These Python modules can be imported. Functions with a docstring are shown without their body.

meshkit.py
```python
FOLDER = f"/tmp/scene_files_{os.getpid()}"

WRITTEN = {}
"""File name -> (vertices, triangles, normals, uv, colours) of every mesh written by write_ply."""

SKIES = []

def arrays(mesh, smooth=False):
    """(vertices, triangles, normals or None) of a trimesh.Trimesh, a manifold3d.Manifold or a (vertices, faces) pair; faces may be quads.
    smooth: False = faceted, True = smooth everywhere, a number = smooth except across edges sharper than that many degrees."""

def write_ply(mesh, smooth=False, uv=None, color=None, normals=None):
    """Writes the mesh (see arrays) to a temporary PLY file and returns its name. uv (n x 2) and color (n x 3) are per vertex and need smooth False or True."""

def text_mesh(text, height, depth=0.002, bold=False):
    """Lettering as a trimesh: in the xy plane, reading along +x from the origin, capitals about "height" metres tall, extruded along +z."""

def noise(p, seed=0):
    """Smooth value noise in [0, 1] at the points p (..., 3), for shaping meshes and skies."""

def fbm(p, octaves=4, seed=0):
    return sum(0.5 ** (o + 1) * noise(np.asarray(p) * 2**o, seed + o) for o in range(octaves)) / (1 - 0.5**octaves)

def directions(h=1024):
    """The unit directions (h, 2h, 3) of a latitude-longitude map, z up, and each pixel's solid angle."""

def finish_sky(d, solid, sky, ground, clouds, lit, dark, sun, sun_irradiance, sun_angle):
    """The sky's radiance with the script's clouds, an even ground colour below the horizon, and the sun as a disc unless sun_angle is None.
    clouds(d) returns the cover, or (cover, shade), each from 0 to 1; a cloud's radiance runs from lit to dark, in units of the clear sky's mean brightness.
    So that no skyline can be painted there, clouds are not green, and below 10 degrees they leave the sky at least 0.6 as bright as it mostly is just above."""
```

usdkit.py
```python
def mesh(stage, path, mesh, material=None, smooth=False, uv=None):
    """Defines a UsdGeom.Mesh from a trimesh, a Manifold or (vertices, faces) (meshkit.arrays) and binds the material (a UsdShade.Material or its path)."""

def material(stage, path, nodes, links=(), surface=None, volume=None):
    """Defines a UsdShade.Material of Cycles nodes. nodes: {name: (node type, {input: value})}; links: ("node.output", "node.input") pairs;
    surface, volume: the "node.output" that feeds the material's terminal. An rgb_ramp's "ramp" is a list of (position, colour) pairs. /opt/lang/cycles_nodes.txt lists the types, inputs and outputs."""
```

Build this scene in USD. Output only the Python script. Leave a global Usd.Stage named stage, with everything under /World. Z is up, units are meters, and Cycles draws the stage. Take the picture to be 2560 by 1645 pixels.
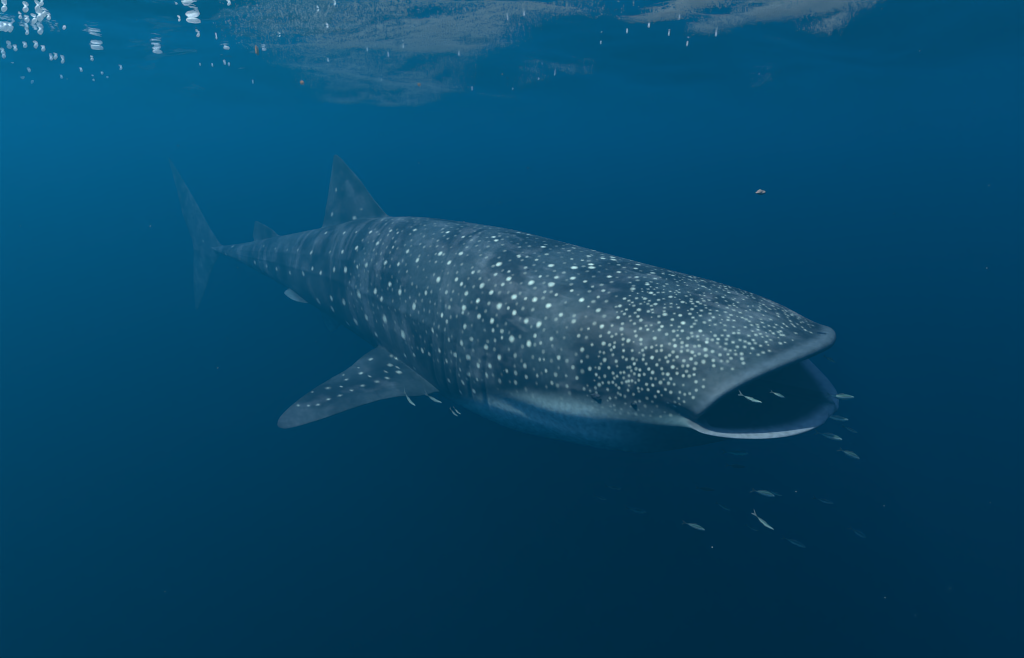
import math
import numpy as np
import trimesh
import manifold3d
import scipy.sparse as sp
from scipy.interpolate import PchipInterpolator as Curve
from scipy.spatial import cKDTree
from pxr import Usd, UsdGeom, UsdLux, UsdShade, Gf, Sdf, Vt
import usdkit
import meshkit

rng = np.random.default_rng(7)
stage = Usd.Stage.CreateInMemory()
UsdGeom.SetStageUpAxis(stage, UsdGeom.Tokens.z)
UsdGeom.SetStageMetersPerUnit(stage, 1.0)
world = UsdGeom.Xform.Define(stage, '/World')
UsdGeom.Scope.Define(stage, '/World/Looks')

# ------------------------------------------------------------------ camera, sky, sun, exposure
EXPOSURE = 1.7
PITCH = 15.5                                        # degrees downward
CAM_Z = -1.1
SEA = -0.35                                         # mean level of the water surface
cam = UsdGeom.Camera.Define(stage, '/World/camera')
cam.AddTranslateOp().Set(Gf.Vec3d(0, 0, CAM_Z))
cam.AddRotateXOp().Set(90 - PITCH)
cam.CreateHorizontalApertureAttr(36.0)
cam.CreateVerticalApertureAttr(36.0 * 658 / 1024)
cam.CreateFocalLengthAttr(36.0 * 1525 / 2560)
cam.CreateExposureAttr(EXPOSURE)
cam.CreateClippingRangeAttr(Gf.Vec2f(0.02, 2000))

SUN = np.array([-0.50, -0.07, 0.86])
SUN /= np.linalg.norm(SUN)
elev, azim = math.asin(SUN[2]), math.atan2(SUN[0], SUN[1])
sky_mat = usdkit.material(stage, '/World/Looks/sky', {
    's': ('sky_texture', {'sky_type': 'single_scattering', 'sun_disc': False, 'sun_elevation': elev, 'sun_rotation': azim}),
    'b': ('background_shader', {'strength': 0.15})}, [('s.color', 'b.color')], surface='b.background')
dome = UsdLux.DomeLight.Define(stage, '/World/sky')
UsdShade.MaterialBindingAPI.Apply(dome.GetPrim()).Bind(sky_mat)
dome.GetPrim().SetCustomDataByKey('label', 'bright daylight sky above the sea surface')
dome.GetPrim().SetCustomDataByKey('kind', 'structure')
sun = UsdLux.DistantLight.Define(stage, '/World/sun')
sun.CreateIntensityAttr(1.0)
sun.CreateAngleAttr(0.5)
sun.CreateNormalizeAttr(True)
sun.CreateColorAttr(Gf.Vec3f(1.0, 0.98, 0.76))
z_ax = SUN
x_ax = np.cross([0, 1, 0], z_ax); x_ax /= np.linalg.norm(x_ax)
y_ax = np.cross(z_ax, x_ax)
m = np.eye(4); m[0, :3], m[1, :3], m[2, :3] = x_ax, y_ax, z_ax
sun.AddTransformOp().Set(Gf.Matrix4d(*m.ravel().tolist()))

# ------------------------------------------------------------------ helpers
used = {}


def numbered(parent, name):
    key = (parent, name)
    n = used.get(key, 0)
    used[key] = n + 1
    return f'{parent}/{name}' if n == 0 else f'{parent}/{name}_{n:03d}'


def tag(prim, label=None, category=None, group=None, kind=None):
    for k, v in (('label', label), ('category', category), ('group', group), ('kind', kind)):
        if v:
            prim.SetCustomDataByKey(k, v)
    return prim


def obj(name, mesh, mat, parent='/World', smooth=False):
    return usdkit.mesh(stage, numbered(parent, name), mesh, mat, smooth)


def xform(name, matrix=None, parent='/World'):
    x = UsdGeom.Xform.Define(stage, numbered(parent, name))
    if matrix is not None:
        x.AddTransformOp().Set(Gf.Matrix4d(*np.asarray(matrix, float).T.ravel().tolist()))
    return x.GetPrim()


def sgnpow(x, p):
    return np.sign(x) * np.abs(x) ** p


def smoothstep(a, b, x):
    t = np.clip((x - a) / (b - a), 0, 1)
    return t * t * (3 - 2 * t)


# ------------------------------------------------------------------ the water: its body and its surface
water_mat = usdkit.material(stage, '/World/Looks/sea_water', {
    'v': ('principled_volume', {'color': (0.003, 0.143, 0.254), 'density': 0.32, 'anisotropy': 0.56, 'absorption_color': (0.0, 0.032, 0.17)})},
    surface=None, volume='v.volume')
wb = trimesh.creation.box([300, 300, 81])
wb.apply_translation([0, 40, SEA + 0.3 - 40.5])
wprim = obj('water', wb, water_mat)
tag(wprim.GetPrim(), 'clear deep blue open sea water around the shark', None, None, 'structure')

surf_mat = usdkit.material(stage, '/World/Looks/water_surface', {
    'g': ('geometry', {}),
    'n': ('noise_texture', {'scale': 9.0, 'detail': 3.0}),
    'b': ('bump', {'strength': 0.25, 'distance': 0.02}),
    'f': ('fresnel', {'IOR': 1.333}),
    't': ('transparent_bsdf', {'color': (0.95, 0.98, 1.0)}),
    'r': ('glossy_bsdf', {'color': (0.98, 0.98, 0.98), 'roughness': 0.05}),
    'm': ('mix_closure', {})},
    [('g.position', 'n.vector'), ('n.fac', 'b.height'), ('b.normal', 'r.normal'), ('f.fac', 'm.fac'),
     ('t.BSDF', 'm.closure1'), ('r.BSDF', 'm.closure2')], surface='m.closure')


def wave(x, y):
    """Height of the sea surface."""
    k = 0.68
    x, y = x / k, y / k
    p = np.stack([x, y, np.zeros_like(x)], -1)
    warp = meshkit.fbm(p * 0.25, 3, 11) - 0.5
    h = 0.12 * np.sin(1.25 * (0.45 * x + 0.9 * y) + 3.0 * warp + 0.4)
    h = h + 0.062 * np.sin(2.9 * (-0.55 * x + 0.83 * y) + 5.0 * warp + 1.0)
    h = h + 0.14 * (meshkit.fbm(p * np.array([0.5, 0.9, 1]) + 3, 3, 3) - 0.5)
    # gusts roughen the surface in streaks
    gust = np.exp(-((x + 0.9) / 2.3) ** 4 - ((y - 6.3) / 2.3) ** 4) + np.exp(-((x - 1.9) / 1.5) ** 4 - ((y - 4.7 + 0.15 * (x - 1.9)) / 0.75) ** 4)
    streak = meshkit.fbm(p * np.array([0.55, 2.3, 1]) + np.stack([np.zeros_like(x), 0.5 * x, np.zeros_like(x)], -1) + 9, 4, 5)
    h = h + 0.06 * (meshkit.fbm(p * np.array([2.4, 3.1, 1]) + 17, 3, 15) - 0.5)
    rough = smoothstep(0.40, 0.62, streak) * np.clip(0.25 + gust, 0, 1)
    h = h + (0.012 + 0.05 * rough) * (meshkit.fbm(p * np.array([2.2, 3.6, 1]), 3, 21) - 0.5)
    h = h + (0.002 + 0.034 * rough) * (meshkit.fbm(p * np.array([6.0, 9.0, 1]), 3, 31) - 0.5)
    return SEA + k * h


def stretched(n, near, far):
    t = np.linspace(-1, 1, n)
    b = 5.2
    return far * np.sinh(b * t) / np.sinh(b)


gx, gy = stretched(900, 0.03, 145), 6 + stretched(820, 0.03, 145) * 0.95
GX, GY = np.meshgrid(gx, gy)
fade = np.exp(-(np.hypot(GX, GY - 6) / 45.0) ** 2)
GZ = SEA + (wave(GX, GY) - SEA) * fade
sv = np.stack([GX, GY, GZ], -1).reshape(-1, 3)
i, j = np.meshgrid(np.arange(len(gy) - 1), np.arange(len(gx) - 1), indexing='ij')
q = (i * len(gx) + j).ravel()
sf = np.stack([q, q + 1, q + len(gx) + 1, q + len(gx)], -1)
sprim = obj('water_surface', (sv, sf), surf_mat, smooth=True)
tag(sprim.GetPrim(), 'rippled underside of the sea surface with pale streaks overhead', None, None, 'structure')

# ------------------------------------------------------------------ the whale shark
SNOUT = np.array([1.421, 2.638, -1.879])
#  s (back from the snout), half width, top, bottom, widest level, roundness above and below
T = np.array([
    [0.00, 0.54, 0.00, -0.42, -0.24, 2.6, 2.3], [0.25, 0.575, 0.106, -0.66, -0.31, 2.5, 2.0], [0.60, 0.61, 0.136, -0.755, -0.358, 2.4, 1.9],
    [1.10, 0.66, 0.187, -0.871, -0.393, 2.3, 1.9], [1.70, 0.66, 0.264, -0.957, -0.382, 2.2, 2.1], [2.30, 0.60, 0.331, -0.96, -0.345, 2.1, 2.2],
    [3.00, 0.52, 0.35, -0.856, -0.288, 2.0, 2.2], [3.70, 0.43, 0.299, -0.747, -0.264, 2.0, 2.2], [4.40, 0.34, 0.18, -0.64, -0.27, 2.0, 2.2],
    [5.10, 0.26, 0.06, -0.522, -0.271, 2.0, 2.2], [5.80, 0.19, -0.061, -0.432, -0.282, 2.0, 2.2], [6.40, 0.13, -0.159, -0.365, -0.287, 2.0, 2.2],
    [6.90, 0.09, -0.234, -0.323, -0.288, 2.0, 2.2], [7.25, 0.03, -0.291, -0.262, -0.282, 2.0, 2.0]])
S_END = 7.25
TAB = [Curve(T[:, 0], T[:, k]) for k in range(1, 7)]
YAW = Curve([-0.5, 0, 1.5, 3, 4.5, 6, 7, 9], np.radians([45, 45, 45, 45, 44, 43, 42, 41]))
ROLL = math.radians(5)
_s = np.linspace(-0.5, 9.5, 2001)
_yaw = YAW(np.clip(_s, -0.5, 9))
_px = np.concatenate([[0], np.cumsum(-(np.cos(_yaw[1:]) + np.cos(_yaw[:-1])) / 2 * np.diff(_s))])
_py = np.concatenate([[0], np.cumsum((np.sin(_yaw[1:]) + np.sin(_yaw[:-1])) / 2 * np.diff(_s))])
_px -= np.interp(0, _s, _px)
_py -= np.interp(0, _s, _py)


def place(p):
    """From the shark's own coordinates (s back from the snout, y to its left, z up) to the world."""
    p = np.asarray(p, float)
    s, y, z = p[..., 0], p[..., 1], p[..., 2]
    yw = YAW(np.clip(s, -0.5, 9))
    r = ROLL * np.clip(1.2 - s / 6, 0.2, 1)
    y2, z2 = y * np.cos(r) - z * np.sin(r), z * np.cos(r) + y * np.sin(r)
    return SNOUT + np.stack([np.interp(s, _s, _px) + y2 * np.sin(yw), np.interp(s, _s, _py) + y2 * np.cos(yw), z2], -1)


LIP = dict(cu=0.32, pu=1.7, lowc=0.0, wm=0.588, zc=-0.31, zl=-0.39, nu=2.0, nl=2.15)
NTH = 560


def shark_body():
    th = np.linspace(0, 2 * np.pi, NTH, endpoint=False) + np.pi / NTH * 0.5
    c, sn = np.cos(th), np.sin(th)
    upper = sn >= 0
    lip_s = np.where(upper, LIP['cu'] * np.abs(c) ** LIP['pu'], LIP['lowc'] + (LIP['cu'] - LIP['lowc']) * np.abs(c) ** 2.2)
    n = np.where(upper, LIP['nu'], LIP['nl'])
    ly, a = LIP['wm'] * sgnpow(c, 2 / n), np.abs(sn) ** (2 / n)
    pinch = np.exp(-(sn / np.where(upper, 0.16, 0.16)) ** 2)            # the hinge of the jaw sits in a fold under the rim of the head
    ly = ly * (1 - 0.10 * pinch)
    lip_s = lip_s + 0.035 * pinch
    lz = np.where(upper, LIP['zc'] + (0 - LIP['zc']) * a, LIP['zc'] + (LIP['zl'] - LIP['zc']) * a)
    rings, kind = [], []
    for qq in np.concatenate([np.linspace(S_END, 2.6, 300, endpoint=False), np.linspace(2.6, 0, 400)]):
        w, zt, zb, zw, nt, nb = [f(qq) for f in TAB]
        n = np.where(upper, nt, nb)
        y, a = w * sgnpow(c, 2 / n), np.abs(sn) ** (2 / n)
        z = np.where(upper, zw + (zt - zw) * a, zw + (zb - zw) * a)
        # the broad head overhangs the jaw and throat a little
        over = smoothstep(0.15, 0.5, qq) * (1 - smoothstep(1.3, 1.9, qq))
        dip = np.exp(-((z - (zw - 0.13)) / 0.06) ** 2) * (~upper) * over
        y = y * (1 - 0.02 * dip)
        # three low ridges run along each flank
        ridge = smoothstep(1.4, 2.6, qq) * (1 - smoothstep(5.8, 6.8, qq))
        for zr, hr in ((0.52, 0.017), (0.22, 0.019)):
            y = y * (1 + ridge * hr * np.exp(-((sn - zr) / 0.045) ** 2))
        # gill slits: five shallow grooves ahead of each pectoral fin
        flank = np.exp(-((sn + 0.08) / 0.42) ** 4)
        for g in range(5):
            sg = 1.62 + 0.135 * g - 0.10 * (sn + 0.1)
            gr = np.exp(-((qq - sg) / 0.013) ** 2) - 0.55 * np.exp(-((qq - sg - 0.035) / 0.03) ** 2)
            y = y * (1 - 0.010 * flank * gr)
        s = qq + lip_s * np.clip(1 - qq / 1.6, 0, 1) ** 1.5
        b = np.clip(1 - qq / 0.75, 0, 1) ** np.where(pinch > 0.02, 1.5 + 1.6 * pinch, 1.5 + 0.7 * smoothstep(0.35, 0.9, sn))
        rings.append(np.stack([s, y * (1 - b) + ly * b, z * (1 - b) + lz * b], -1))
        kind.append(np.full(NTH, qq))
    iy, iz = -ly * 0.6, LIP['zc'] - 0.03 - lz
    nn = np.hypot(iy, iz) + 1e-6
    iy, iz = iy / nn, iz / nn
    r = 0.032 * (0.55 + 0.45 * np.abs(sn)) * np.where(sn < 0, 2.0 - 0.35 * np.exp(-((c + 0.12) / 0.05) ** 2) - 0.2 * np.exp(-((c - 0.3) / 0.1) ** 2), 0.7)
    for al in np.linspace(0, np.pi, 9)[1:]:
        rings.append(np.stack([lip_s - np.sin(al) * r * 1.1, ly + iy * r * (1 - np.cos(al)), lz + iz * r * (1 - np.cos(al))], -1))
        kind.append(np.full(NTH, -0.01 * al))
    e = rings[-1]
    for k in np.linspace(0, 1, 30)[1:]:
        g = np.interp(k, [0, 0.15, 0.5, 0.8, 1], [1, 1.02, 0.92, 0.6, 0.004])
        rings.append(np.stack([e[:, 0] * (1 - k) + 0.42 * k + 1.5 * k, e[:, 1] * g, (e[:, 2] + 0.22) * g - 0.22 - 0.06 * k], -1))
        kind.append(np.full(NTH, -1.0 - k))
    R = np.array(rings)
    mm = len(R)
    V = np.vstack([R.reshape(-1, 3), R[0].mean(0)[None], R[-1].mean(0)[None]])
    K = np.concatenate([np.concatenate(kind), [S_END, -2.0]])
    SN = np.concatenate([np.tile(sn, mm), [0, 0]])
    i, j = np.meshgrid(np.arange(mm - 1), np.arange(NTH), indexing='ij')
    j2 = (j + 1) % NTH
    a, b, c4, d = i * NTH + j, i * NTH + j2, (i + 1) * NTH + j2, (i + 1) * NTH + j
    jj = np.arange(NTH)
    F = np.vstack([np.stack([a, b, c4], -1).reshape(-1, 3), np.stack([a, c4, d], -1).reshape(-1, 3),
                   np.stack([np.full(NTH, mm * NTH), (jj + 1) % NTH, jj], -1),
                   np.stack([np.full(NTH, mm * NTH + 1), (mm - 1) * NTH + jj, (mm - 1) * NTH + (jj + 1) % NTH], -1)])
    return V, F, K, SN


def path(points, n):
    p = np.asarray(points, float)
    t = np.concatenate([[0], np.cumsum(np.linalg.norm(np.diff(p, axis=0), axis=1))])
    return np.stack([Curve(t / t[-1], p[:, k])(np.linspace(0, 1, n)) for k in range(3)], -1)


def fin(lead, trail, thick, normal, span=110, around=72, bend=0.0):
    """A tapered, rounded fin between a leading and a trailing edge, in the shark's coordinates."""
    A, B = path(lead, span), path(trail, span)
    wob = meshkit.fbm(np.column_stack([np.linspace(0, 9, span), np.full(span, 3.3 + len(lead)), np.full(span, thick * 900)]), 4, 6) - 0.5
    B = B + (B - A) / np.linalg.norm(B - A, axis=1)[:, None] * (wob * 0.05 * np.sin(np.linspace(0, np.pi, span)))[:, None]
    N = np.asarray(normal, float) / np.linalg.norm(normal)
    ph = np.linspace(0, 2 * np.pi, around, endpoint=False)
    x = (1 - np.cos(ph)) / 2
    prof = np.sign(np.sin(ph)) * 1.9 * (0.2969 * np.sqrt(x) - 0.126 * x - 0.3516 * x ** 2 + 0.2843 * x ** 3 - 0.1010 * x ** 4)
    k = np.linspace(0, 1, span)
    th = thick * (1 - k) ** 0.8 + 0.008 * np.sqrt(np.clip(1 - k ** 6, 0, 1)) + 0.001
    rows = A[:, None] * (1 - x)[None, :, None] + B[:, None] * x[None, :, None] + (th[:, None] * prof[None])[..., None] * N * 2.4
    rows = rows + bend * (k ** 2)[:, None, None] * N
    V = np.vstack([rows.reshape(-1, 3), rows[0].mean(0)[None], rows[-1].mean(0)[None]])
    i, j = np.meshgrid(np.arange(span - 1), np.arange(around), indexing='ij')
    j2 = (j + 1) % around
    a, b, c, d = i * around + j, i * around + j2, (i + 1) * around + j2, (i + 1) * around + j
    jj = np.arange(around)
    F = np.vstack([np.stack([a, b, c], -1).reshape(-1, 3), np.stack([a, c, d], -1).reshape(-1, 3),
                   np.stack([np.full(around, span * around), (jj + 1) % around, jj], -1),
                   np.stack([np.full(around, span * around + 1), (span - 1) * around + jj, (span - 1) * around + (jj + 1) % around], -1)])
    if trimesh.Trimesh(V, F, process=False).volume < 0:
        F = F[:, ::-1]
    return V, F, np.concatenate([np.repeat(k, around), [0, 1]])


mirror = lambda pts: [[p[0], -p[1], p[2]] for p in pts]
PEC_L = [[2.224, -0.442, -0.718], [2.26, -0.69, -0.684], [2.306, -0.827, -0.655], [2.335, -0.964, -0.645], [2.365, -1.118, -0.648], [2.394, -1.268, -0.658],
         [2.426, -1.411, -0.663], [2.444, -1.514, -0.655], [2.458, -1.546, -0.638]]
PEC_T = [[3.07, -0.231, -0.527], [2.992, -0.514, -0.558], [2.936, -0.677, -0.58], [2.863, -0.803, -0.588], [2.762, -1.049, -0.59], [2.658, -1.278, -0.593],
         [2.551, -1.44, -0.592], [2.493, -1.524, -0.605], [2.468, -1.55, -0.622]]
FINS = [
    ('pectoral', fin(PEC_L, PEC_T, 0.036, [0.1, 0.1, 1])),
    ('pectoral', fin(mirror(PEC_L), mirror(PEC_T), 0.036, [0.1, -0.1, 1])),
    ('dorsal', fin([[3.15, 0, 0.18], [3.383, 0, 0.334], [3.511, 0, 0.394], [3.67, 0, 0.505], [3.793, 0, 0.606], [3.963, 0, 0.712], [4.10, 0, 0.795], [4.175, 0, 0.825]],
                   [[4.60, 0, 0.0], [4.57, 0, 0.147], [4.47, 0, 0.28], [4.40, 0, 0.411], [4.35, 0, 0.52], [4.30, 0, 0.625], [4.25, 0, 0.74], [4.215, 0, 0.815]], 0.030, [0, 1, 0], bend=0.02)),
    ('dorsal', fin([[5.2, 0, -0.12], [5.38, 0, -0.01], [5.68, 0, 0.08], [5.95, 0, 0.128]], [[6.06, 0, -0.20], [6.10, 0, -0.077], [6.04, 0, 0.04], [5.99, 0, 0.124]], 0.016, [0, 1, 0], 60, 48)),
    ('caudal', fin([[6.75, 0, -0.28], [6.953, 0, -0.236], [7.265, 0, -0.038], [7.506, 0, 0.186], [8.047, 0, 0.601], [8.36, 0, 0.815]],
                   [[7.70, 0, -0.42], [7.80, 0, -0.34], [7.90, 0, -0.20], [8.06, 0, 0.064], [8.20, 0, 0.45], [8.385, 0, 0.80]], 0.022, [0, 1, 0], bend=0.06)),
    ('caudal', fin([[6.95, 0, -0.26], [7.08, 0, -0.37], [7.30, 0, -0.52], [7.72, 0, -0.90], [8.18, 0, -1.27]],
                   [[7.86, 0, -0.24], [7.88, 0, -0.40], [7.97, 0, -0.60], [8.14, 0, -0.98], [8.225, 0, -1.24]], 0.020, [0, 1, 0], bend=0.04)),
    ('pelvic', fin([[4.36, -0.16, -0.50], [4.42, -0.24, -0.53], [4.58, -0.30, -0.52], [4.76, -0.33, -0.48]], [[4.80, -0.10, -0.42], [4.84, -0.20, -0.42], [4.86, -0.27, -0.43], [4.82, -0.33, -0.46]], 0.014, [0, 0.4, 1], 50, 40)),
    ('pelvic', fin([[4.5, 0.10, -0.55], [4.62, 0.20, -0.72], [4.85, 0.26, -0.92], [5.10, 0.28, -1.055]], [[5.0, 0.08, -0.45], [5.12, 0.18, -0.66], [5.22, 0.25, -0.86], [5.20, 0.28, -1.02]], 0.014, [0, 1, 0.2], 50, 40)),
]


def as_manifold(V, F):
    return manifold3d.Manifold(manifold3d.Mesh(vert_properties=np.asarray(V, np.float32), tri_verts=np.asarray(F, np.uint32)))


bV, bF, bK, bSN = shark_body()
if trimesh.Trimesh(bV, bF, process=False).volume < 0:
    bF = bF[:, ::-1]
whole = as_manifold(bV, bF)
for _, (fv, ff, fk) in FINS:
    whole = whole + as_manifold(fv, ff)
wm = whole.to_mesh()
SV, SF = np.array(wm.vert_properties[:, :3], float), np.array(wm.tri_verts)

# which piece each vertex of the joined body came from
names = np.concatenate([np.zeros(len(bV), int)] + [np.full(len(f[0]), 1 + k) for k, (_, f) in enumerate(FINS)])
allV = np.vstack([bV] + [f[0] for _, f in FINS])
allK = np.concatenate([bK] + [f[2] for _, f in FINS])
allN = np.concatenate([bSN] + [np.zeros(len(f[0])) for _, f in FINS])
_, near = cKDTree(allV).query(SV)
piece, K, SN = names[near], allK[near], allN[near]

# soften the seams where the fins leave the body
fin_tree, body_tree = cKDTree(SV[piece > 0]), cKDTree(SV[piece == 0])
d_fin, d_body = fin_tree.query(SV, distance_upper_bound=0.09)[0], body_tree.query(SV, distance_upper_bound=0.09)[0]
gap = np.where(piece == 0, d_fin, d_body)
weight = np.clip(1 - gap / 0.085, 0, 1)
weight[~np.isfinite(gap)] = 0
e = np.vstack([SF[:, [0, 1]], SF[:, [1, 2]], SF[:, [2, 0]]])
adj = sp.coo_matrix((np.ones(len(e)), (e[:, 0], e[:, 1])), shape=(len(SV), len(SV))).tocsr()
adj = adj + adj.T
adj.data[:] = 1
deg = np.asarray(adj.sum(1)).ravel()
for _ in range(36):
    SV = SV + (0.7 * weight)[:, None] * (adj @ SV / deg[:, None] - SV)
SW = place(SV)
SF = SF[:, ::-1]                                     # the shark's coordinates are left-handed

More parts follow.
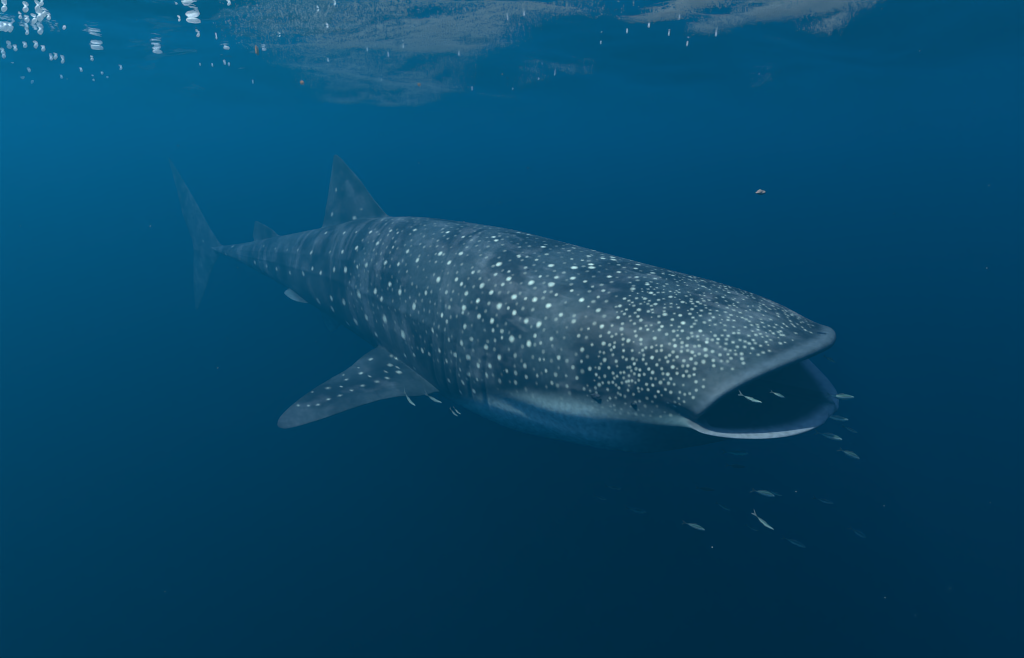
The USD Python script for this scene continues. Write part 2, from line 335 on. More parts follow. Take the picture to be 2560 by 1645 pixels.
# the white spots: s, y, z and radius in millimetres, on the right side; the left side carries much the same
SPOTS = np.array([
    2307, -357, 211, 10, 2124, -333, 226, 9, 2163, -402, 176, 9, 2662, -367, 188, 8, 2496, -410, 153, 9, 2183, -488, 78, 10, 2261, -536, -10, 8, 2372, -563, -115, 11,
    1772, -334, 201, 10, 1455, -219, 208, 9, 1325, -169, 203, 10, 1246, -107, 201, 10, 1092, -150, 177, 10, 1259, -265, 172, 8, 1348, -297, 171, 7, 1464, -383, 143, 10,
    1338, -355, 145, 10, 1623, -404, 146, 9, 1779, -476, 100, 9, 1948, -492, 86, 7, 2014, -476, 103, 8, 1870, -525, 46, 8, 1681, -493, 77, 8, 1753, -540, 25, 8,
    1509, -480, 75, 10, 1368, -462, 79, 9, 1190, -351, 130, 7, 1029, -288, 138, 8, 905, -203, 147, 9, 972, -66, 171, 9, 1167, 41, 195, 8, 1063, 61, 182, 9,
    1304, 76, 210, 8, 1382, 40, 222, 8, 858, 114, 154, 8, 886, -17, 162, 8, 883, -101, 158, 6, 647, 60, 129, 7, 1098, -389, 102, 10, 968, -413, 73, 9,
    1262, -468, 63, 8, 1455, -539, 7, 8, 1577, -534, 22, 10, 1844, -574, -27, 9, 1844, -586, -53, 6, 1981, -576, -49, 7, 2040, -594, -106, 8, 1981, -606, -131, 7,
    1798, -617, -122, 8, 1701, -586, -50, 8, 1590, -586, -56, 8, 1351, -552, -18, 8, 1265, -549, -20, 9, 1154, -489, 36, 9, 1066, -498, 20, 8, 902, -476, 18, 8,
    844, -414, 57, 6, 795, -455, 17, 7, 877, -352, 96, 7, 774, -339, 88, 8, 730, -386, 52, 7, 644, -308, 74, 8, 725, -270, 107, 7, 795, -255, 122, 7,
    699, -175, 126, 8, 621, -190, 107, 7, 554, -215, 87, 6, 797, -193, 137, 8, 889, -298, 119, 6, 837, -308, 109, 5, 1024, -340, 118, 6, 1176, -259, 164, 7,
    1103, -281, 149, 6, 1256, -404, 109, 5, 1429, -471, 76, 5, 1662, -538, 23, 6, 1499, -602, -93, 7, 1565, -607, -101, 6, 1412, -611, -117, 10, 1283, -608, -119, 9,
    1148, -579, -70, 8, 996, -538, -33, 7, 847, -526, -47, 7, 952, -569, -87, 8, 908, -545, -59, 5, 734, -481, -26, 7, 677, -457, -18, 6, 617, -428, -9, 7,
    616, -371, 33, 6, 541, -315, 45, 8, 554, -371, 16, 6, 594, -323, 55, 6, 577, -283, 69, 6, 482, -369, -4, 6, 514, -417, -31, 6, 451, -317, 19, 6,
    494, -318, 31, 5, 2124, -612, -218, 9, 1935, -637, -230, 7, 1805, -646, -222, 9, 1727, -636, -182, 7, 1597, -641, -201, 8, 1535, -625, -149, 5, 1487, -616, -125, 5,
    1258, -585, -74, 6, 1211, -597, -100, 5, 1877, -646, -313, 8, 1746, -655, -294, 9, 2046, -634, -329, 8, 2274, -602, -394, 9, 2405, -581, -461, 8, 2554, -553, -510, 8,
    2183, -616, -391, 7, 1488, -647, -234, 8, 1368, -638, -197, 7, 1074, -613, -145, 8, 1190, -630, -179, 6, 1164, -628, -173, 5, 938, -593, -139, 5, 815, -560, -114, 7,
    760, -548, -113, 6, 788, -520, -57, 5, 739, -515, -66, 5, 681, -521, -93, 6, 631, -505, -86, 4, 591, -486, -76, 6, 564, -455, -50, 5, 520, -473, -85, 5,
    486, -479, -103, 6, 428, -451, -95, 5, 436, -405, -48, 6, 388, -372, -40, 7, 373, -413, -80, 7, 342, -392, -75, 5, 328, -407, -93, 5, 362, -436, -107, 5,
    487, -447, -69, 5, 426, -428, -73, 6, 1288, -646, -235, 7, 1559, -656, -300, 8, 1655, -660, -321, 8, 1353, -655, -290, 7, 1273, -655, -292, 6, 1195, -651, -265, 6,
    1072, -639, -231, 8, 978, -611, -173, 7, 885, -594, -164, 7, 836, -581, -153, 6, 786, -568, -144, 5, 1137, -642, -225, 6, 1008, -629, -222, 5, 946, -619, -219, 6,
    844, -594, -190, 5, 801, -585, -184, 6, 759, -571, -164, 5, 719, -562, -156, 4, 675, -557, -162, 4, 822, -599, -228, 7, 1002, -638, -273, 7, 903, -620, -265, 6,
    1094, -649, -278, 7, 1590, -659, -367, 8, 1482, -660, -369, 7, 1420, -656, -296, 6, 1354, -659, -346, 7, 1994, -622, -523, 9, 1825, -647, -480, 8, 1753, -655, -405, 8,
    1831, -655, -395, 6, 1974, -641, -380, 7, 1733, -639, -515, 9, 1896, -616, -577, 8, 1675, -660, -414, 6, 2515, -576, -340, 16, 2786, -200, 303, 8, 2444, -171, 311, 8,
    2255, -194, 299, 7, 2053, -106, 303, 8, 1968, 135, 288, 8, 1681, -33, 261, 8, 1577, -118, 242, 7, 1577, -209, 226, 6, 1701, -229, 235, 6, 1714, 218, 239, 7,
    1629, 205, 233, 6, 1525, 29, 242, 6, 1662, -362, 175, 6, 1733, -402, 157, 7, 1909, -426, 151, 7, 1584, -299, 197, 6, 1444, -328, 169, 5, 1636, -443, 119, 7,
    2053, -532, 27, 7, 1414, -79, 225, 5, 1356, -54, 218, 5, 1341, -408, 115, 5, 1031, -411, 82, 4, 1509, -530, 22, 5, 695, -545, -130, 4, 666, -529, -111, 4,
    631, -532, -127, 4, 609, -510, -101, 4, 591, -519, -119, 4, 568, -521, -131, 6, 534, -500, -113, 4, 496, -505, -132, 6, 562, -498, -100, 4, 569, -536, -154, 5,
    625, -545, -152, 5, 655, -562, -180, 4, 621, -554, -173, 4, 698, -566, -175, 4, 685, -569, -188, 4, 667, -571, -202, 4, 716, -584, -227, 4, 751, -583, -203, 4,
    720, -589, -252, 4, 704, -588, -256, 4, 641, -578, -237, 4, 620, -568, -207, 4, 583, -552, -181, 5, 551, -548, -181, 4, 520, -532, -162, 6, 475, -509, -145, 5,
    430, -483, -130, 5, 426, -469, -115, 5, 458, -486, -122, 4, 389, -462, -122, 4, 570, -560, -202, 5, 776, -595, -247, 5, 758, -597, -285, 5, 705, -575, -198, 3,
    734, -571, -174, 4, 746, -576, -184, 3, 652, -548, -150, 4, 704, -557, -152, 3, 605, -536, -142, 4, 830, -547, -85, 4, 879, -510, -20, 5, 959, -503, 1, 3,
    833, -361, 86, 3, 957, -150, 162, 5, 791, -84, 149, 4, 807, -126, 148, 4, 713, -310, 89, 4, 672, -271, 95, 4, 660, -226, 107, 4, 690, -107, 134, 5,
    743, -28, 146, 5, 744, 43, 146, 4, 731, 128, 138, 4, 600, 41, 121, 4, 561, 40, 113, 4, 575, -53, 115, 5, 568, -144, 105, 6, 495, -89, 97, 5,
    502, -4, 102, 5, 520, 87, 102, 4, 456, 9, 94, 4, 427, 59, 86, 5, 580, -351, 36, 4, 480, -341, 14, 4, 523, -352, 19, 4, 447, -242, 52, 4,
    497, -238, 67, 4, 518, -264, 62, 4, 441, -213, 61, 3, 413, -254, 39, 4, 365, -257, 23, 4, 380, -193, 52, 4, 380, -233, 38, 3, 453, -160, 78, 4,
    420, -54, 85, 4, 356, -58, 71, 3, 326, -3, 67, 5, 342, -134, 57, 3, 306, -136, 47, 4, 268, -131, 38, 4, 251, -163, 24, 4, 243, -127, 32, 4,
    213, -129, 22, 4, 311, -238, 14, 4, 341, -221, 31, 3, 303, -187, 32, 3, 243, -232, -7, 3, 290, -265, -7, 3, 249, -258, -19, 3, 259, -280, -28, 3,
    269, -257, -11, 2, 247, -200, 8, 3, 219, -190, 3, 3, 204, -172, 5, 3, 209, -59, 35, 3, 236, 27, 45, 4, 187, 42, 30, 5, 150, 5, 23, 4,
    156, 90, 14, 3, 107, 25, 11, 3, 81, 23, 6, 3, 251, 148, 28, 3, 187, 122, 15, 3, 130, 114, 1, 3, 282, -33, 56, 3, 244, -37, 46, 3,
    185, -62, 27, 3, 226, -270, -34, 3, 301, -326, -41, 4, 301, -345, -55, 3, 282, -352, -66, 3, 322, -334, -38, 3, 301, -387, -86, 3, 329, -363, -57, 4,
    361, -368, -47, 5, 375, -392, -61, 6, 343, -434, -112, 4, 477, -423, -49, 4, 467, -397, -30, 5, 529, -381, 2, 4, 795, -508, -39, 3, 722, -440, 11, 4,
    672, -411, 20, 5, 405, -333, -6, 5, 404, -347, -16, 5, 366, -313, -6, 4, 360, -326, -17, 4, 447, -345, 1, 4, 421, -373, -28, 4, 404, -400, -56, 4,
    651, -482, -52, 4, 573, -441, -34, 3, 615, -463, -42, 3, 698, -499, -58, 4, 732, -531, -92, 3, 781, -539, -88, 4, 531, -464, -71, 4, 516, -553, -201, 4,
    612, -571, -220, 3, 803, -595, -221, 4, 668, -578, -225, 2, 684, -542, -127, 3, 670, -566, -184, 2, 363, -179, 51, 2, 418, -143, 73, 2, 370, -99, 70, 2,
    390, -152, 65, 2, 318, -94, 58, 2, 283, -156, 36, 2, 232, -97, 35, 2, 207, -93, 28, 2, 171, -26, 27, 2, 164, 17, 26, 2, 129, 37, 15, 2,
    190, -21, 33, 2, 258, -100, 42, 2, 235, -177, 13, 2, 269, -220, 8, 2, 193, -137, 13, 2, 181, -107, 17, 2, 336, -273, 6, 3, 361, -287, 6, 3,
    333, -293, -6, 3, 323, -250, 13, 3, 193, -202, -11, 2, 186, -179, -4, 2, 282, -299, -31, 2, 272, -327, -52, 3, 253, -314, -51, 3, 232, -240, -16, 2,
    203, -235, -23, 2, 330, -312, -19, 3, 308, -293, -17, 2, 2857, -648, -583, 8, 2788, -511, -582, 7, 2710, -824, -597, 8, 2686, -600, -599, 7, 2561, -615, -617, 8,
    2476, -540, -590, 7, 2534, -729, -616, 6, 2530, -814, -612, 6, 2771, -926, -591, 5, 2693, -950, -596, 6, 2664, -1104, -598, 7, 2623, -1030, -602, 4, 2535, -1009, -610, 5,
    2541, -919, -609, 6, 2527, -1099, -613, 6, 2534, -1176, -615, 6, 2574, -1359, -602, 6, 2546, -1307, -614, 5, 2524, -1254, -620, 6, 2674, -1208, -595, 4, 2798, -787, -591, 5,
    2729, -506, -586, 6, 2620, -681, -607, 5, 2627, -807, -603, 4, 2626, -579, -607, 5, 4103, -359, -417, 18, 3747, -422, -319, 14, 3793, -399, -427, 15, 3484, -458, -300, 15,
    3174, -493, -177, 17, 2910, -510, -110, 11, 2574, -526, -57, 11, 2802, -533, -143, 9, 2770, -547, -283, 15, 3080, -509, -341, 13, 3329, -462, -434, 16, 3561, -405, -507, 13,
    2972, -507, -456, 12, 2724, -502, -29, 9, 4214, 2, 520, 8, 4330, -2, 297, 11, 3925, -12, 292, 8, 3375, -91, 320, 6, 3049, -235, 280, 8, 2941, -246, 276, 6,
    3313, -248, 249, 9, 3747, -231, 204, 8, 4150, -181, 164, 9, 3546, -236, 229, 6, 3096, -331, 196, 9, 3375, -350, 134, 9, 3592, -354, 82, 9, 3825, -339, 51, 7,
    4227, -302, -1, 10, 4569, -257, -20, 7, 4832, -235, -50, 7, 5514, -155, -90, 7, 5157, -201, -74, 6, 2864, -350, 194, 6, 2864, -428, 94, 9, 2693, -434, 106, 8,
    3112, -437, 45, 10, 3251, -432, 15, 8, 3453, -426, -37, 13, 3670, -407, -67, 11, 3933, -390, -131, 11, 4135, -358, -126, 10, 4352, -342, -199, 13, 4693, -305, -245, 11,
    5049, -265, -260, 11, 5328, -236, -268, 12, 5669, -203, -275, 12, 6490, -73, -196, 10, 6615, -113, -298, 10, 7496, -9, -225, 10, 5514, -217, -251, 6, 3801, -11, 374, 6,
], float).reshape(-1, 4) / 1000
left = SPOTS * np.array([1, -1, 1, 1])
left[:, 0] += 0.03 * np.sin(np.arange(len(left)) * 2.3)
SPOTS = np.vstack([SPOTS, left[np.abs(left[:, 1]) > 0.06]])
SPOTS[:, 3] = np.maximum(SPOTS[:, 3] * np.where(SPOTS[:, 0] < 1.2, 1.35, 1.75), 0.0062)
SPOTS[:, :3] = SV[cKDTree(SV).query(SPOTS[:, :3])[1]]

# ---- the skin's own pattern with painted dapple and shade, one colour per vertex
w_, zt_, zb_, zw_ = [f(np.clip(SV[:, 0], 0, S_END)) for f in TAB[:4]]
s_, y_, z_ = SV.T
side = np.where(y_ < 0, 0.0, 40.0)
arc = np.where(piece == 0, np.arcsin(np.clip(SN, -1, 1)) * w_ * 1.1, z_)
arc = np.where((piece == 1) | (piece == 2), y_, arc)
flat = np.stack([s_, arc, side], -1)
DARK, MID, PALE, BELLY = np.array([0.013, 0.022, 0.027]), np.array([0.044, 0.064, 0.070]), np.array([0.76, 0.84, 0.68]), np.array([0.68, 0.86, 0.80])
mottle = meshkit.fbm(flat * 3.5, 4, 2)  # skin mottling, made stronger to paint in dappled caustic light
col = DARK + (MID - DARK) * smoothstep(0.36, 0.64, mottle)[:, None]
# faint pale marks: upright bars on the flanks, short dashes on the head, painted caustic dapple all over
front = 1 - smoothstep(1.6, 2.3, s_)
bars = smoothstep(0.52, 0.72, meshkit.fbm(np.stack([s_ * 13 - arc * 3.5, arc * 2.4, side], -1), 3, 8))  # real skin bars that also stand in for caustic streaks
dash = smoothstep(0.52, 0.74, meshkit.fbm(np.stack([s_ * 6.5 + arc * 2.0, arc * 17, side], -1), 3, 9))
dapple = smoothstep(0.5, 0.8, meshkit.fbm(flat * 9.0, 4, 19))  # soft pale patches of caustic light, painted into the skin
lines = ((1 - front) * 0.055 * bars + front * 0.065 * dash) * smoothstep(0.38, 0.6, meshkit.fbm(flat * 3.0 + 5, 3, 12)) * (piece == 0) + 0.05 * dapple
col = col + lines[:, None]
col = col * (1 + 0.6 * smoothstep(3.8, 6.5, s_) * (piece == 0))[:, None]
# the pale underside
edge = np.where(s_ < 2.3, Curve([-0.5, 0.2, 0.5, 0.64, 0.8, 1.03, 1.3, 1.6, 1.87, 2.3], [-0.23, -0.23, -0.245, -0.285, -0.30, -0.32, -0.37, -0.48, -0.58, -0.80])(np.clip(s_, -0.5, 2.3)), 0)
edge = np.where(s_ >= 2.3, np.maximum(zb_ + 0.22 * (zw_ - zb_), -0.80), edge)
edge = edge + 0.03 * (meshkit.fbm(flat * 2.0, 3, 14) - 0.5)
under = (1 - smoothstep(-0.13, 0.03, z_ - edge)) * (piece == 0)
jaw = (1 - smoothstep(0.5, 1.0, s_))[:, None]  # front of the underside darkened in colour for shade below the head rim
col = col * (1 - under)[:, None] + (BELLY * (1 - jaw) + np.array([0.085, 0.14, 0.145]) * jaw) * under[:, None]
for k, (nm, f) in enumerate(FINS):
    own = piece == k + 1
    if nm == 'pelvic':
        t = smoothstep(0.5, 0.8, K)[:, None] * (1.0 if k == len(FINS) - 2 else 2.4)
        col = np.where(own[:, None], col * (1 - t) + np.array([0.14, 0.22, 0.22]) * t, col)
    elif nm == 'dorsal':
        col = np.where(own[:, None], col * 1.35 + 0.03 * smoothstep(0.4, 0.7, meshkit.fbm(SV * np.array([9, 1, 5]), 3, 23))[:, None], col)
    elif nm == 'caudal':
        col = np.where(own[:, None], col * 1.9 + 0.01 + np.array([0.02, 0.07, 0.065]) * (z_ < -0.45)[:, None], col)
    else:
        tip = smoothstep(0.75, 1.0, K)[:, None] * 0.35
        col = np.where(own[:, None], col * (1 - tip) + np.array([0.22, 0.24, 0.25]) * tip, col)
# spots, with fainter and smaller ones scattered between the large ones
spare = np.where((piece == 0) & (K > 0.08) & (K < 3.4) & (SN > -0.1))[0]
spare = SV[rng.choice(spare, 5200)]
far_enough = cKDTree(SPOTS[:, :3]).query(spare)[0] > np.where(spare[:, 0] < 0.9, 0.019, 0.034)
spare = spare[far_enough]
chosen, taken = [], np.zeros(len(spare), bool)
spare_tree = cKDTree(spare)
for k, c in enumerate(spare):
    if not taken[k]:
        chosen.append(c)
        taken[spare_tree.query_ball_point(c, 0.022 if c[0] < 0.9 else 0.055)] = True
faint = np.column_stack([chosen, rng.uniform(0.0055, 0.0095, len(chosen))])
faint[:, 3] *= np.where(faint[:, 0] < 0.9, 0.68, 1.0)
if len(SPOTS):
    tree = cKDTree(SV)
    amount = np.zeros(len(SV))
    ragged = 0.75 + 0.5 * meshkit.fbm(SV * 45.0, 2, 27)
    for num, x in enumerate(SPOTS):
        strength = 0.95 - 0.55 * meshkit.noise(np.array([num * 3.7, 0.5, 0.5])) * (x[3] < 0.013) - 0.12 * (num % 3 == 0)
        ids = np.array(tree.query_ball_point(x[:3], x[3] * 1.5), int)
        if len(ids):
            d = np.linalg.norm(SV[ids] - x[:3], axis=1) / x[3] * ragged[ids]
            amount[ids] = np.maximum(amount[ids], strength * (1 - smoothstep(0.4, 1.45, d)))
    for x in faint:
        ids = np.array(tree.query_ball_point(x[:3], x[3] * 1.9), int)
        if len(ids):
            d = np.linalg.norm((SV[ids] - x[:3]), axis=1) / x[3]
            amount[ids] = np.maximum(amount[ids], np.clip(0.20 + 34 * (x[3] - 0.0055) + 0.30 * (x[0] < 0.9), 0.15, 0.6) * (1 - smoothstep(0.4, 1.8, d)))
    amount *= np.where(piece == 0, 1 - 0.6 * under, 1)
    col = col * (1 - amount)[:, None] + PALE * amount[:, None]
# lips and the inside of the mouth
body0 = piece == 0
corner = np.exp(-((SN + 0.06) / 0.14) ** 2)[:, None]
lipz = ((1 - smoothstep(0.02, 0.07, K)) * body0 * (K > -0.5))[:, None]
col = col * (1 - lipz) + np.where((SN > -0.02)[:, None], np.array([0.075, 0.10, 0.115]), np.array([0.26, 0.29, 0.31]) * (1 - 0.6 * corner)) * lipz
deep = np.where(SN < 0, smoothstep(0.0235, 0.0312, -K), smoothstep(0.012, 0.02, -K)) * body0  # dark lining, painted near black for the shade inside the mouth
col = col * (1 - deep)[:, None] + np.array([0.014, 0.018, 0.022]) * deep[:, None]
col = np.clip(col, 0.01, 0.9)

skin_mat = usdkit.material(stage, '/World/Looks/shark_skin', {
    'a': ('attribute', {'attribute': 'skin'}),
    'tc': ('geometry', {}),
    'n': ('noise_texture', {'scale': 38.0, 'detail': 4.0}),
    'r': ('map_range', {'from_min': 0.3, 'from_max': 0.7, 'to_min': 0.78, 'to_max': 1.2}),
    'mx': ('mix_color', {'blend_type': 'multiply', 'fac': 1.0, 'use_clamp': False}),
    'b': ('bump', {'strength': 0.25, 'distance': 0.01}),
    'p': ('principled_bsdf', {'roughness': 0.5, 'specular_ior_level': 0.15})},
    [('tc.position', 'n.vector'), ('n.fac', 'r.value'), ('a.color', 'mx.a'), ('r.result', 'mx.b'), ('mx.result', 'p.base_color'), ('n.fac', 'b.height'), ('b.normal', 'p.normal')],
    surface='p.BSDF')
base = place(np.array([3.2, 0, -0.3]))
M = np.eye(4); M[:3, 3] = base
shark = xform('whale_shark', M)
tag(shark, 'huge grey whale shark with white spots, swimming with its mouth wide open', 'whale shark')
SP = str(shark.GetPath())
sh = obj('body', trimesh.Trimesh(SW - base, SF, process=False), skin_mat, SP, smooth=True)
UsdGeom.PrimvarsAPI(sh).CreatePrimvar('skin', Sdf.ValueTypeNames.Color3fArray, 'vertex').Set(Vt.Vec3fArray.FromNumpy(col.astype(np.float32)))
eye_mat = usdkit.material(stage, '/World/Looks/eye', {'p': ('principled_bsdf', {'base_color': (0.008, 0.008, 0.01), 'roughness': 0.2})}, [], surface='p.BSDF')
pit_mat = usdkit.material(stage, '/World/Looks/dark_pit', {
    'g': ('geometry', {}), 'n': ('noise_texture', {'scale': 60.0}),
    'r': ('rgb_ramp', {'ramp': [(0.3, (0.012, 0.014, 0.018)), (0.7, (0.03, 0.034, 0.04))]}), 'p': ('principled_bsdf', {'roughness': 0.7})},
    [('g.position', 'n.vector'), ('n.fac', 'r.fac'), ('r.color', 'p.base_color')], surface='p.BSDF')
flap_mat = usdkit.material(stage, '/World/Looks/nostril_flap', {
    'g': ('geometry', {}), 'n': ('noise_texture', {'scale': 45.0}),
    'r': ('rgb_ramp', {'ramp': [(0.3, (0.05, 0.06, 0.07)), (0.7, (0.09, 0.10, 0.12))]}), 'p': ('principled_bsdf', {'roughness': 0.6})},
    [('g.position', 'n.vector'), ('n.fac', 'r.fac'), ('r.color', 'p.base_color')], surface='p.BSDF')


def blob(center, radii, sub=3, rough=0.0, seed=0):
    b = trimesh.creation.icosphere(sub)
    v = np.array(b.vertices)
    if rough:
        v = v * (1 + rough * (meshkit.fbm(v * 2.2 + seed * 7.1, 3, seed)[:, None] - 0.5) * 2)
    return trimesh.Trimesh(place(np.asarray(center) + v * np.asarray(radii)) - base, b.faces[:, ::-1], process=False)


for sgn in (-1, 1):
    obj('eye', blob([0.636, sgn * 0.584, -0.29], [0.017, 0.010, 0.010]), eye_mat, SP, smooth=True)
for sgn in (-1, 1):
    obj('spiracle', blob([0.841, sgn * 0.612, -0.296], [0.036, 0.014, 0.020], rough=0.25, seed=2), pit_mat, SP, smooth=True)
for sgn in (-1, 1):
    obj('nostril_flap', blob([0.262, sgn * 0.40, -0.172], [0.03, 0.04, 0.018], rough=0.2, seed=4), flap_mat, SP, smooth=True)

# ------------------------------------------------------------------ the small fish around the shark


def fish_mat(name, back, flank, belly):
    return usdkit.material(stage, '/World/Looks/' + name, {
        'tc': ('texture_coordinate', {}), 'x': ('separate_xyz', {}), 'm': ('map_range', {'from_min': -0.11, 'from_max': 0.11}),
        'r': ('rgb_ramp', {'ramp': [(0.0, belly), (0.42, flank), (0.6, flank), (0.8, back), (1.0, back)]}),
        'p': ('principled_bsdf', {'roughness': 0.35, 'metallic': 0.0, 'specular_ior_level': 0.5})},
        [('tc.object', 'x.vector'), ('x.z', 'm.value'), ('m.result', 'r.fac'), ('r.color', 'p.base_color')], surface='p.BSDF')


silver = fish_mat('silver_fish', (0.08, 0.16, 0.13), (0.66, 0.82, 0.66), (0.80, 0.88, 0.76))
dusky = fish_mat('dusky_fish', (0.03, 0.05, 0.05), (0.07, 0.10, 0.09), (0.14, 0.16, 0.14))
fin_mat = usdkit.material(stage, '/World/Looks/fish_fin', {
    'd': ('principled_bsdf', {'base_color': (0.30, 0.36, 0.33), 'roughness': 0.5}), 't': ('translucent_bsdf', {'color': (0.30, 0.36, 0.33)}), 'm': ('mix_closure', {'fac': 0.35})},
    [('d.BSDF', 'm.closure1'), ('t.BSDF', 'm.closure2')], surface='m.closure')
protos = UsdGeom.Scope.Define(stage, '/World/kinds')
protos.GetPrim().SetSpecifier(Sdf.SpecifierClass)


def plate(outline, thick):
    """A thin fin in the xz plane with a soft edge, from its outline."""
    from shapely.geometry import Polygon
    pm = trimesh.creation.extrude_polygon(Polygon(outline), thick, engine='earcut')
    v = np.array(pm.vertices)
    return trimesh.Trimesh(np.stack([v[:, 0], v[:, 2] - thick / 2, v[:, 1]], -1), pm.faces, process=False)


def make_fish(name, depth, bend, mat):
    """A little spindle-shaped fish of unit length, head towards +x, with parts."""
    P = f'/World/kinds/{name}'
    UsdGeom.Xform.Define(stage, P)
    n, k = 34, 20
    t = np.linspace(0, 1, n)
    hh = depth * np.array(Curve([0, 0.03, 0.10, 0.25, 0.42, 0.62, 0.80, 0.92, 1.0], [0.02, 0.22, 0.50, 0.86, 1.0, 0.82, 0.42, 0.17, 0.13])(t))
    ww = 0.62 * hh * (1 - 0.4 * smoothstep(0.7, 1, t))
    ph = np.linspace(0, 2 * np.pi, k, endpoint=False)
    ring = np.stack([np.repeat((0.5 - 0.80 * t)[:, None], k, 1), ww[:, None] * np.cos(ph), hh[:, None] * np.sin(ph) + 0.0], -1)

    def swim(v):
        v = np.array(v, float)
        a = (0.5 - v[:, 0])
        v[:, 1] += bend * (a ** 2)
        v[:, 2] += 0.35 * abs(bend) * (a ** 2)
        return v

    V = np.vstack([ring.reshape(-1, 3), ring[0].mean(0)[None], ring[-1].mean(0)[None]])
    i, j = np.meshgrid(np.arange(n - 1), np.arange(k), indexing='ij')
    j2 = (j + 1) % k
    a, b, c, d = i * k + j, i * k + j2, (i + 1) * k + j2, (i + 1) * k + j
    jj = np.arange(k)
    F = np.vstack([np.stack([a, b, c], -1).reshape(-1, 3), np.stack([a, c, d], -1).reshape(-1, 3), np.stack([np.full(k, n * k), (jj + 1) % k, jj], -1),
                   np.stack([np.full(k, n * k + 1), (n - 1) * k + jj, (n - 1) * k + (jj + 1) % k], -1)])
    bm = trimesh.Trimesh(swim(V), F, process=False)
    if bm.volume < 0:
        bm.invert()
    obj('body', bm, mat, P, smooth=True)

    def part(nm, m_, mt, sm=False):
        m_.vertices = swim(m_.vertices)
        obj(nm, m_, mt, P, smooth=sm)

    part('tail_fin', plate([(-0.27, 0.012), (-0.33, 0.035), (-0.42, 0.10), (-0.50, 0.135), (-0.45, 0.06), (-0.405, 0.0), (-0.45, -0.06), (-0.50, -0.135), (-0.42, -0.10), (-0.33, -0.035), (-0.27, -0.012)], 0.006), fin_mat)
    part('dorsal_fin', plate([(0.17, depth * 0.9), (0.10, depth + 0.055), (0.06, depth + 0.035), (-0.02, depth * 0.92 + 0.02), (-0.15, depth * 0.55 + 0.012), (-0.20, depth * 0.35), (0.0, depth * 0.6)], 0.005), fin_mat)
    part('anal_fin', plate([(0.02, -depth * 0.85), (-0.03, -depth - 0.03), (-0.15, -depth * 0.55 - 0.012), (-0.20, -depth * 0.35), (-0.05, -depth * 0.5)], 0.005), fin_mat)
    for sg in (-1, 1):
        e_ = trimesh.creation.icosphere(2, 0.016)
        e_.apply_scale([1, 0.5, 1])
        e_.apply_translation([0.415, sg * 0.62 * depth * 0.52, depth * 0.12])
        part('eye', e_, eye_mat, True)
        pf = plate([(0.24, 0.0), (0.16, -0.02), (0.09, -0.055), (0.13, -0.06), (0.22, -0.03)], 0.004)
        pf.apply_translation([0, sg * 0.62 * depth * 0.98, -0.01])
        part('pectoral_fin', pf, fin_mat)
    return P


